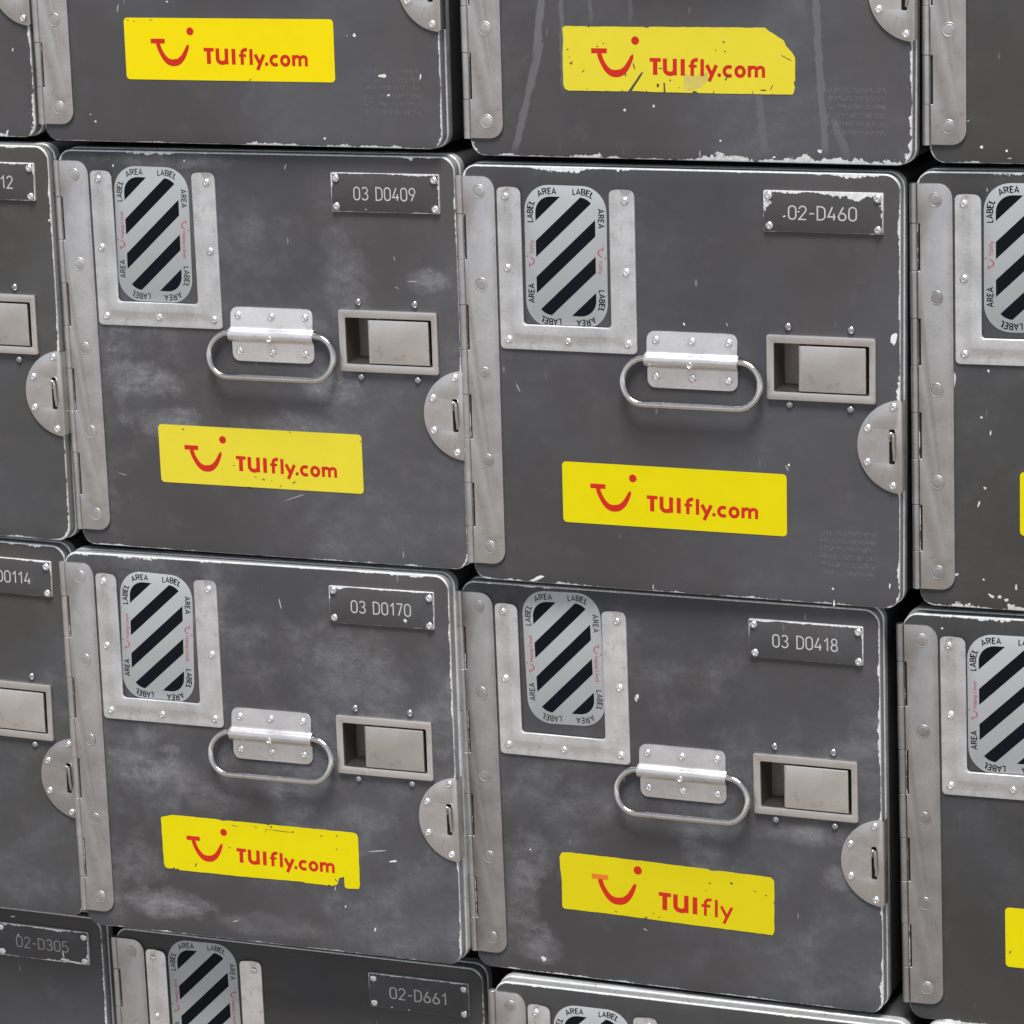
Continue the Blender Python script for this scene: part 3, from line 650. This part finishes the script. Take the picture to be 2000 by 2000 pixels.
def clip(poly, a, b, c):   # keep a*x + b*y <= c
    out = []
    for i in range(len(poly)):
        p, q = poly[i], poly[(i + 1) % len(poly)]; fp, fq = a * p[0] + b * p[1] - c, a * q[0] + b * q[1] - c
        if fp <= 0: out.append(p)
        if fp * fq < 0: t = fp / (fp - fq); out.append((p[0] + (q[0] - p[0]) * t, p[1] + (q[1] - p[1]) * t))
    return out
def smile(bm, tf, d, bar=0, wscale=1.0):
    """curved emblem: bar, swung mouth, dot; emblem units in mm, x right, y up from the bar's left end"""
    ribbon(bm, [(0, -1.5), (10.3, -1.5)], 3.1, d, tf, mi=bar)
    up = [(5.2, -2.9), (6.1, -6.0), (7.9, -9.7), (10.5, -13.2), (13.6, -15.1), (17.0, -15.3), (20.0, -14.4), (22.9, -11.8), (25.2, -8.0), (26.9, -4.3)]
    wd = [2.7, 2.7, 2.75, 3.2, 3.8, 4.1, 3.7, 3.1, 2.5, 1.8]
    fine = []; fw = []
    for i in range(len(up) - 1):
        p0, p1, p2, p3 = up[max(i - 1, 0)], up[i], up[i + 1], up[min(i + 2, len(up) - 1)]
        for k in range(4):
            t = k / 4
            fine.append(tuple(.5 * (2 * p1[j] + (p2[j] - p0[j]) * t + (2 * p0[j] - 5 * p1[j] + 4 * p2[j] - p3[j]) * t * t + (3 * p1[j] - p0[j] - 3 * p2[j] + p3[j]) * t ** 3) for j in (0, 1)))
            fw.append((wd[i] + (wd[i + 1] - wd[i]) * t) * wscale * 1.12)
    fine.append(up[-1]); fw.append(wd[-1] * .9)
    fine.append((27.25, -3.55)); fw.append(.7)
    ribbon(bm, fine, fw, d - .015, tf)
    V = [bm.verts.new(P(*tf(28.9 + 2.6 * math.cos(2 * math.pi * k / 20), 5.0 + 2.6 * math.sin(2 * math.pi * k / 20)), d)) for k in range(20)]
    f = bm.faces.new(V); f.normal_update()
    if f.normal.y > 0: f.normal_flip()

LW, LH = 55.0, 90.8
def make_label(root, du, dv, rot, kind, ink, blk):
    """silver striped sticker, drawn about its own centre (template 84.9, 67.3) and shifted by du, dv"""
    e = bmesh.new(); u0, v0, u1, v1 = UC - LW / 2, VB - LH / 2, UC + LW / 2, VB + LH / 2
    slab(e, [rrect(u0, v0, u1, v1, 16.5, 10)], -.22, -.03, .06)
    loc = P(84.9 + du, 67.3 + dv, 0)
    h = link('label_sticker', e, SILVER, root, loc, 35); h.rotation_euler = (0, R(rot), 0)
    bm = bmesh.new(); inner = rrect(u0 + 7.3, v0 + 7.2, u1 - 7.6, v1 - 7.8, 10.5, 10)
    sl = .94
    for k in range(-3, 4):
        c0 = (v0 + 58.8 + sl * (u0 + 7.3)) + 23.15 * k; c1 = c0 + 10.5
        q = clip(clip(inner, sl, 1, c1), -sl, -1, -c0)
        if len(q) > 2: sheet(bm, [q], -.25)
    link('stripes', bm, blk, h)
    ib = 5.5; at, near = path_rr(u0 + ib, v0 + ib, u1 - ib, v1 - ib, 11.0)
    bm = bmesh.new()
    def pathtext(text, c, hh, gap, wd, d=-.25, off=0.0):
        s0 = near(c) - width(text, CAP, gap) * hh / 2
        def pl(x, y):
            (a, b), (tx, ty) = at(s0 + x * hh); return (a + ty * (y * hh + off), b - tx * (y * hh + off))
        write(bm, text, CAP, gap, wd, d, pl)
    W_ = [('LABEL', 110, 425), ('AREA', 325, 175), ('LABEL', 765, 195), ('AREA', 985, 480), ('LABEL', 985, 1500), ('AREA', 785, 1765), ('LABEL', 350, 1725), ('AREA', 130, 1440)]
    for t, px, py in W_:
        pathtext(t, (UC + (px - 548) * .0535, VB + (py - 972) * .0511), 3.55, .20 if t == 'LABEL' else .24, .20)
    link('lettering', bm, ink, h)
    long_ = kind == 'long'
    word = 'Hapag-Lloyd' if long_ else 'TUIfly'
    for side in (1, -1):
        bm = bmesh.new()
        su = u1 - 5.4 if side > 0 else u0 + 5.4
        def pl0(x, y, su=su, side=side, o=0.0): return (su + side * (y + o), VB + side * x)
        hh = 2.3; wl = width(word, CAP, .16) * hh; k = (17.5 if long_ else 8.7) / wl
        st = -3.2 if long_ else 1.2
        write(bm, word, CAP, .16, .17, -.25, lambda x, y: pl0(st + x * hh * k, y * hh - .2))
        s0 = -11.0 if long_ else -7.2; ks = .235
        smile(bm, lambda x, y: pl0(s0 + x * ks, 3.1 + y * ks), -.25)
        link('emblem', bm, RED_PALE, h)
    return h

def make_sticker(root, mat, v0, shape, marks=(), peel=None, variant='full', quads=None):
    bm = bmesh.new(); u0 = 79.2
    loop = rrect(u0, v0, u0 + 149.7, v0 + 40, 2.6, 5) if shape is None else [(u0 + a, v0 + b) for a, b in shape]
    if shape is not None:   # slightly rough torn outline
        rnd = random.Random(3); out = []
        for i in range(len(loop)):
            a, b = loop[i], loop[(i + 1) % len(loop)]; L = math.hypot(b[0] - a[0], b[1] - a[1]); n = max(1, int(L / 3.0))
            for k in range(n):
                t = k / n; j = 0.0 if k == 0 else .13
                out.append((a[0] + (b[0] - a[0]) * t + rnd.uniform(-j, j), a[1] + (b[1] - a[1]) * t + rnd.uniform(-j, j)))
        loop = out
    slab(bm, [loop], -.24, -.03)
    rnd = random.Random(9)
    for (a, b, ru, rv, rot) in marks: sheet(bm, [blob(u0 + a, v0 + b, ru, rv, rot, rnd)], -.30, 1)
    if peel: sheet(bm, [[(u0 + a, v0 + b) for a, b in peel]], -.27, 2)
    h = link('brand_sticker', bm, [mat, TORN, PEEL], root)
    if variant is None: return h
    red2 = RED
    if variant == 'full':
        k = 1.0; eb = (19.0, 13.5); tb = (57.0, 29.3); hh = 10.3; rot = R(0.6)
        word = 'TUIfly.com'
    else:
        k = 1.14; eb = (22.4, 12.6); tb = (69.3, 32.6); hh = 12.2; rot = R(1.6)
        word = 'TUIfly'
    bm = bmesh.new(); smile(bm, lambda x, y: (u0 + eb[0] + x * k, v0 + eb[1] - y * k), -.275, 0 if variant == 'full' else 1)
    link('emblem', bm, [red2, ORANGE], h)
    bm = bmesh.new(); cr, sr = math.cos(rot), math.sin(rot)
    cnt = [0]
    def pl(x, y): return (u0 + tb[0] + x * cr + y * sr, v0 + tb[1] - y * cr + x * sr)
    sc = hh / 10.3
    def st(pts, wd, cl=False):
        ribbon(bm, [(a * sc, b * sc) for a, b in pts], wd * sc * 1.16, -.275 - .012 * (cnt[0] % 3), pl, cl); cnt[0] += 1
    st([(0, 9.2), (7.3, 9.2)], 2.0); st([(3.6, 8.3), (3.6, 0)], 2.5)
    st([(9.9, 10.2), (9.9, 4.2)] + arc(13.2, 3.6, 3.3, 2.7, 180, 290, 8) + [(16.4, 2.2)], 2.3); st([(16.3, 10.2), (16.3, 0.0)], 2.3)
    st([(21.4, 10.1), (21.4, 0)], 2.4)
    q = 1.0 if variant == 'full' else .74
    st(arc(30.6, 7.9, 3.1, 1.9, 80, 180, 7) + [(27.5, 0)], 2.0 * q); st([(25.2, 5.9), (30.4, 5.9)], 1.5)
    st([(33.9, 10.3), (33.9, 0)], 2.0 * q)
    st([(36.8, 6.9), (40.2, .6)], 2.0 * q); st([(43.0, 6.9), (38.3, -3.1)], 2.0 * q)
    if variant == 'full':
        st(arc(44.8, .85, .55, .55, 0, 360, 10), 1.1, True)
        st(arc(50.9, 3.3, 2.9, 2.8, 52, 308, 12), 1.9)
        st(arc(58.1, 3.3, 2.6, 2.8, 0, 360, 16), 1.9, True)
        st([(64.0, 7.0), (64.0, 0)], 1.9); st([(64.6, 5.0)] + arc(66.5, 4.7, 1.9, 1.5, 130, 0, 6) + [(68.4, 0)], 1.8); st([(69.0, 5.0)] + arc(71.0, 4.7, 1.9, 1.5, 130, 0, 6) + [(72.9, 0)], 1.8)
    link('lettering', bm, red2, h)
    return h

# ---------------------------------------------------------------- what each container looks like
GROUP = 'dark grey metal galley containers stacked in rows'
TORN_A = [(0.2, 1.1), (2.1, 0.0), (16.2, 0.1), (17.5, 0.7), (18.8, 0.2), (53.1, 0.1), (55.2, 0.8), (57.7, 0.0), (131.1, 0.0), (133.9, 2.3), (136.0, 3.3), (142.9, 7.6), (144.1, 10.7), (148.1, 15.0), (149.8, 17.7), (149.9, 31.4), (148.9, 33.0), (149.7, 35.7), (148.8, 39.2), (148.0, 40.0), (123.4, 40.1), (123.1, 37.6), (122.6, 40.1), (98.7, 40.2), (98.2, 38.1), (97.7, 40.0), (88.1, 40.0), (86.9, 39.0), (84.8, 38.8), (84.4, 40.0), (67.2, 39.9), (66.7, 34.0), (65.8, 34.0), (65.9, 39.8), (55.2, 39.7), (54.8, 38.6), (54.3, 39.7), (45.2, 39.4), (52.8, 28.0), (51.9, 27.6), (42.7, 39.7), (39.2, 39.7), (38.8, 38.2), (38.4, 39.7), (3.7, 39.9), (1.2, 38.8), (0.2, 36.4), (0.1, 17.5), (0.7, 8.7)]
MARK_A = [(3.5, 14.4, .8, .5, -40), (5.4, 23.0, 1.2, .6, 20), (4.6, 19, .5, .4, 0), (6.2, 21.9, .8, .35, -50), (13.3, 27.7, 1.6, .35, -45), (27.1, 10.4, .7, .4, 10), (23.2, 12.3, .8, .4, 0), (104.9, 8.8, .7, .7, 0), (105.6, 14.5, .9, .4, 0), (99.7, 13.8, .6, .3, 60), (46.8, 24.1, .5, 2.4, -15), (41.2, 29.4, .5, 1.4, 10), (62.2, 35.9, 1.0, 1.4, 0), (70.2, 32.5, .7, .7, 0), (106.1, 31.2, .5, 1.6, 25), (107.0, 29.3, 1.4, .5, -20), (144.4, 18.0, 4.6, .28, 27), (64.0, 25.3, 1.4, .4, 10), (135.0, 36.0, .35, 2.6, 25), (130, 37.6, 2.0, .5, 0), (76, 37, .5, .3, 0), (16, 38.6, .5, .3, 0)]
PEEL_A = [(79.1, 28.0), (86.2, 29.9), (90.4, 28.3), (94.5, 27.4), (94.1, 33.0), (89.4, 37.0), (83.6, 38.5), (79.0, 38.6)]
TORN_B = [(-0.1, 1.9), (8.2, -0.5), (15.4, -0.6), (43.8, -0.5), (47.9, 0.2), (51.3, -0.4), (80.3, -0.3), (82.7, 0.3), (83.6, -.4), (104.0, -0.5), (146.6, -0.4), (148.6, .6), (149.4, 2.6), (149.3, 36.7), (148.5, 39.6), (139.4, 40.2), (137.9, 39.1), (137.8, 32.0), (134.1, 33.2), (132.4, 38.1), (128.1, 39.5), (126.4, 38.7), (125.0, 39.4), (108.5, 39.3), (106.1, 38.7), (66.5, 39.4), (12.1, 39.5), (10.9, 38.3), (9.1, 39.3), (8.0, 37.8), (6.6, 38.9), (2.8, 39.1), (0.9, 38.0), (0.2, 35.5)]
MARK_B = [(51.8, 19.2, .8, .5, 0), (25.0, 34.5, .6, 1.6, 20), (122.1, 4.1, .9, .5, -40), (133.7, 3.0, .8, .6, 0), (133.1, 12.4, .6, .6, 0), (56.5, 2.9, 3.0, .25, 2), (73.1, 2.2, 1.8, .25, 2), (90.5, 3.4, 9.5, .28, 2), (80.4, 4.0, .3, 2.4, 5), (100.6, 3.3, .9, .7, 0), (84.5, 1.0, 1.0, .7, 30), (131.5, 35, 1.6, .4, 40)]
TORN_C = [(1.5, 0.1), (5.7, -0.5), (61.1, 0.0), (104.1, 0.9), (106.9, 1.8), (113.0, 1.2), (147.3, 1.9), (149.8, 4.1), (149.7, 18.2), (148.9, 19.0), (149.5, 20.0), (149.3, 38.8), (148.1, 41.8), (94.2, 41.1), (69.7, 40.6), (60.2, 40.4), (59.4, 39.4), (58.6, 40.3), (46.7, 40.0), (1.6, 39.7), (0.4, 38.1), (0.8, 21.1), (-0.1, 8.8), (-0.2, 3.0)]
MARK_C = [(105.5, 10.5, .9, .6, 20), (120.4, 8.9, 1.2, .8, 40), (102.9, 15.7, .3, 1.0, 0), (38.9, 37.7, 1.0, .5, 30), (60.3, 39.6, 1.6, .5, -30), (69.3, 38.4, .9, .35, -45), (65.6, 36.2, .3, .9, 0), (136.7, 12.7, 1.0, .3, 0), (143.9, 14.8, 1.4, .3, 0)]
MARK_D = [(18.8, 2.6, .8, .7, -30), (55.3, 25.6, .9, .35, 20), (71.0, 32.8, 1.0, .35, 10), (76.7, 34.1, 1.6, .45, 20), (83, 34.6, .8, .25, 10), (89.2, 38.1, .6, .6, 0), (99.4, 34.9, 1.9, .4, -30), (66.8, 40.2, 2.6, .4, 3), (98.1, 0.7, 1.2, .3, 5), (149.0, 4.5, .5, .5, 0)]
BRIGHT, MIDY, FADED, DULL = (0.78, 0.63, 0.001), (0.67, 0.575, 0.001), (0.68, 0.58, 0.035), (0.62, 0.525, 0.006)
CFG = {
 # wear (top, right, bottom, left), dust, patches, drips, ghost | plate text, plate wear | label (du, dv, rot, word, worn ink) | sticker
 (0, 0): dict(wear=(1.0, 1.5, 1.8, 1.0), dust=.15, text='', y=(MIDY, 195, None, (), None, None), lab=(0, 0, 0, 'short', 0),
   label='dark grey container corner cut off by the top left of the picture'),
 (0, 1): dict(wear=(1.0, .8, 1.2, 1.0), dust=.12, ghost=(248, 232, 288, 262, .10), text='', y=(BRIGHT, 201.6, None, [(3, 1.6, 1.0, .3, 10), (7.5, 2.4, .8, .3, 0), (20, 1.4, 1.5, .3, 0), (89.5, 39.2, 1.2, .4, -20)], None, 'full'), lab=(0, 0, 0, 'short', 0),
   label='container with an undamaged bright yellow sticker, above the one numbered 03 D0409'),
 (0, 2): dict(wear=(1.6, 1.7, 3.0, 1.3), dust=.22, ghost=(249, 235.7, 286, 265.7, .14),
   drips=[(70, -.12, 3.2, 150, 225, .30), (64, -.28, 3.0, 214, 285, .26), (79, 0, 1.8, 150, 246, .2), (94, .1, 1.6, 150, 205, .14), (124, 0, 1.6, 150, 203, .14), (240, .06, 3.0, 150, 282, .22), (206, .1, 3.0, 241, 285, .16), (226, .15, 5, 150, 200, .12), (254, .35, 3, 258, 285, .14)],
   text='', y=(FADED, 201.3, TORN_A, MARK_A, PEEL_A, 'full'), lab=(0, 0, 0, 'short', 0),
   label='container whose torn yellow sticker has lost its upper right corner'),
 (0, 3): dict(wear=(1.2, 1.2, 1.8, 1.0), dust=.10, text='', y=(MIDY, 195, None, (), None, None), lab=(0, 0, 0, 'short', 0),
   label='dark container at the upper right edge showing only a hinge with two rivets'),
 (1, 0): dict(wear=(1.3, .7, 1.0, 1.0), dust=.12, text='03 D0112', pw=(1.0, .3, .2, .2), y=(MIDY, 195, None, (), None, None), lab=(0, 0, 0, 'short', 0),
   label='container cut off at the left edge with a number plate ending in 12'),
 (1, 1): dict(wear=(1.5, .6, .8, .8), dust=.34, patches=[(70, 166, 38, 15, .75), (86, 195, 38, 13, .65), (212, 165, 26, 16, .7), (280, 91, 19, 10, .7), (186, 193, 50, 12, .5), (96, 17, 66, 7, .5), (222, 95, 22, 42, .35), (52, 150, 12, 40, .5), (155, 60, 22, 26, .25)],
   text='03 D0409', pw=(1.0, .3, .3, .3), y=(FADED, 195.6, None, MARK_D, None, 'full'), lab=(-.9, -.5, 1.0, 'long', 1),
   label='scuffed container with number plate 03 D0409'),
 (1, 2): dict(wear=(2.2, 1.2, 1.2, 1.0), dust=.08, ghost=(250, 234.2, 287, 265.9, .16), text='02-D460', pw=(3.8, .25, .12, .25), y=(MIDY, 200.8, None, (), None, 'full'), lab=(.5, 1.0, .4, 'short', 0),
   label='container with number plate 02-D460 and white chipped top edges'),
 (1, 3): dict(wear=(1.5, 1.2, 2.4, 1.1), dust=.10, text='', y=(MIDY, 194.8, None, (), None, None), lab=(0, -4.3, 0, 'short', 0),
   label='container cut off at the right edge with white chips along its lower rim'),
 (2, 0): dict(wear=(1.2, .5, .5, .6), dust=.30, patches=[(252, 262, 30, 18, .25)], text='03 D0114', pw=(.9, .2, .2, .2), y=(MIDY, 195, None, (), None, None), lab=(0, 0, 0, 'short', 0),
   label='container cut off at the left edge with a number plate ending in 114'),
 (2, 1): dict(wear=(1.7, .8, .8, .7), dust=.62, patches=[(76, 164, 46, 22, .65), (80, 262, 40, 13, .8), (122, 180, 30, 16, .35), (228, 80, 48, 34, .4), (250, 95, 24, 26, .38), (60, 232, 26, 20, .35), (233, 184, 28, 14, .35), (160, 270, 50, 10, .3), (240, 260, 30, 8, .3)],
   text='03 D0170', pw=(.8, .6, .3, .3), y=(MIDY, 196.0, TORN_B, MARK_B, None, 'full'), lab=(-.5, .5, 2.0, 'long', 0),
   label='smeared container with number plate 03 D0170 and a notched yellow sticker'),
 (2, 2): dict(wear=(.9, 1.1, 1.1, .8), dust=.44, patches=[(50, 226, 17, 46, .5), (60, 262, 20, 18, .55), (104, 160, 40, 16, .34), (272, 192, 14, 12, .5), (250, 166, 34, 9, .6), (290, 100, 12, 24, .35), (60, 200, 18, 20, .4), (200, 128, 70, 18, .2)],
   text='03 D0418', pw=(.9, .5, .2, .3), y=(DULL, 195.0, TORN_C, MARK_C, None, 'short'), lab=(2.4, -7.7, -1.2, 'long', 1),
   label='sunken container with number plate 03 D0418 and a yellow sticker without .com'),
 (2, 3): dict(wear=(1.5, 1.0, .8, .7), dust=.06, text='', y=(MIDY, 201.4, None, [(3.0, 30, .5, 1.5, 30)], None, None), lab=(-.6, .2, 0, 'long', 0),
   label='container cut off at the right edge beside the wide dark gap'),
 (3, 0): dict(wear=(.6, .8, .5, .5), dust=.06, text='02-D305', pw=(1.2, .8, 1.2, .2), dim=True, y=(MIDY, 195, None, (), None, None), lab=(0, 0, 0, 'short', 0),
   label='shaded container in the bottom left corner with a dim scratched number plate'),
 (3, 1): dict(wear=(.6, 1.2, .5, .5), dust=.06, text='02-D661', pw=(.6, .1, .1, .1), y=(MIDY, 195, None, (), None, None), lab=(.2, -7.0, -.6, 'long', 1),
   label='shaded container along the bottom with number plate 02-D661'),
 (3, 2): dict(wear=(.9, 1.0, .5, .6), dust=.06, text='', y=(MIDY, 195, None, (), None, None), lab=(.5, .6, 0, 'short', 0),
   label='container jutting forward at the bottom, with the top of its striped label in view'),
 (3, 3): dict(wear=(1.2, 1.0, .5, .6), dust=.06, text='', y=(MIDY, 195, None, (), None, None), lab=(0, 0, 0, 'short', 0),
   label='container in the bottom right corner of which only a sliver of pale top rim shows'),
}
# light falloff over the stack, put into each container's paint and metal colours
FALLOFF_TONE = {(0, 0): (1.05, .95), (0, 1): (1.16, .98), (0, 2): (1.16, 1.0), (0, 3): (1.0, .92), (1, 0): (.98, 1.0), (1, 1): (1.14, 1.06), (1, 2): (1.06, 1.0), (1, 3): (.96, .84),
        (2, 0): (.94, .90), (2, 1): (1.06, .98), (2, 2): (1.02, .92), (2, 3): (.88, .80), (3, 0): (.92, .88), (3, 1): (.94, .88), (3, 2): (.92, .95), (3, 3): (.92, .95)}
PLATE_CHIPS = {(2, 1): [(270.8, 43.0, 1.5, 1.5, 0)], (1, 2): [(229.3, 38.1, 1.1, .5, -25), (238.4, 35.0, .7, .5, 0), (217.0, 34, .4, 1.4, 0), (290.4, 36, .4, 1.8, 0)],
               (3, 0): [(279, 46.6, 11.0, .7, 1), (272.0, 45.6, 4.0, 1.2, 4), (270.2, 41.4, .5, 3.6, -10), (289.9, 41.5, .5, 2.2, 5), (233.6, 30.6, .9, .7, 0)], (1, 1): [(240, 46, .5, .5, 0)], (3, 1): [(233, 46.4, .8, .5, 0), (246, 46.8, .7, .4, 0)]}
for n, (key, c) in enumerate(CFG.items()):
    loc, rot = POSES[key]
    root = bpy.data.objects.new('galley_container', None); C.objects.link(root)
    root.location = loc; root.rotation_euler = rot; root.empty_display_size = 0.05
    root['label'] = c['label']; root['category'] = 'container'; root['group'] = GROUP
    make_body(root); make_rim(root)
    t, mt = FALLOFF_TONE[key]
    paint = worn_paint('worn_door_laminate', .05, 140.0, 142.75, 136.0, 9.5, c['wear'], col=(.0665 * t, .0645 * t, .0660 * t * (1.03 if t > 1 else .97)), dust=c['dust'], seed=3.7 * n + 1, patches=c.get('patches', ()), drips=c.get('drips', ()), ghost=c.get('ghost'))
    make_door(root, paint, CHIPS.get(key, ()))
    t, mt = FALLOFF_TONE[key]
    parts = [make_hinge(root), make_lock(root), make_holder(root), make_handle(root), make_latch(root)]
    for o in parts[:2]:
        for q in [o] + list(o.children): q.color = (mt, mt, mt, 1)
    pm = worn_paint('worn_plate_laminate', 253.6 - 158.7, 287 - 35.05, 37.7, 12.65, .8, c.get('pw', (.8, .3, .2, .2)), dust=.25, seed=5.3 * n + 2, specks=.5, side=.7, edgew=.22, sided=0.3, scuff=.5)
    make_plate(root, pm, c['text'], c.get('dim', False), PLATE_CHIPS.get(key, ()))
    du, dv, ro, word, worn = c['lab']
    make_label(root, du, dv, ro, word, INK_WORN if worn else INK, INK)
    col, v0, shp, marks, peel, var = c['y']
    make_sticker(root, yellow(n, col, .16 if shp else .08), v0, shp, marks, peel, var)
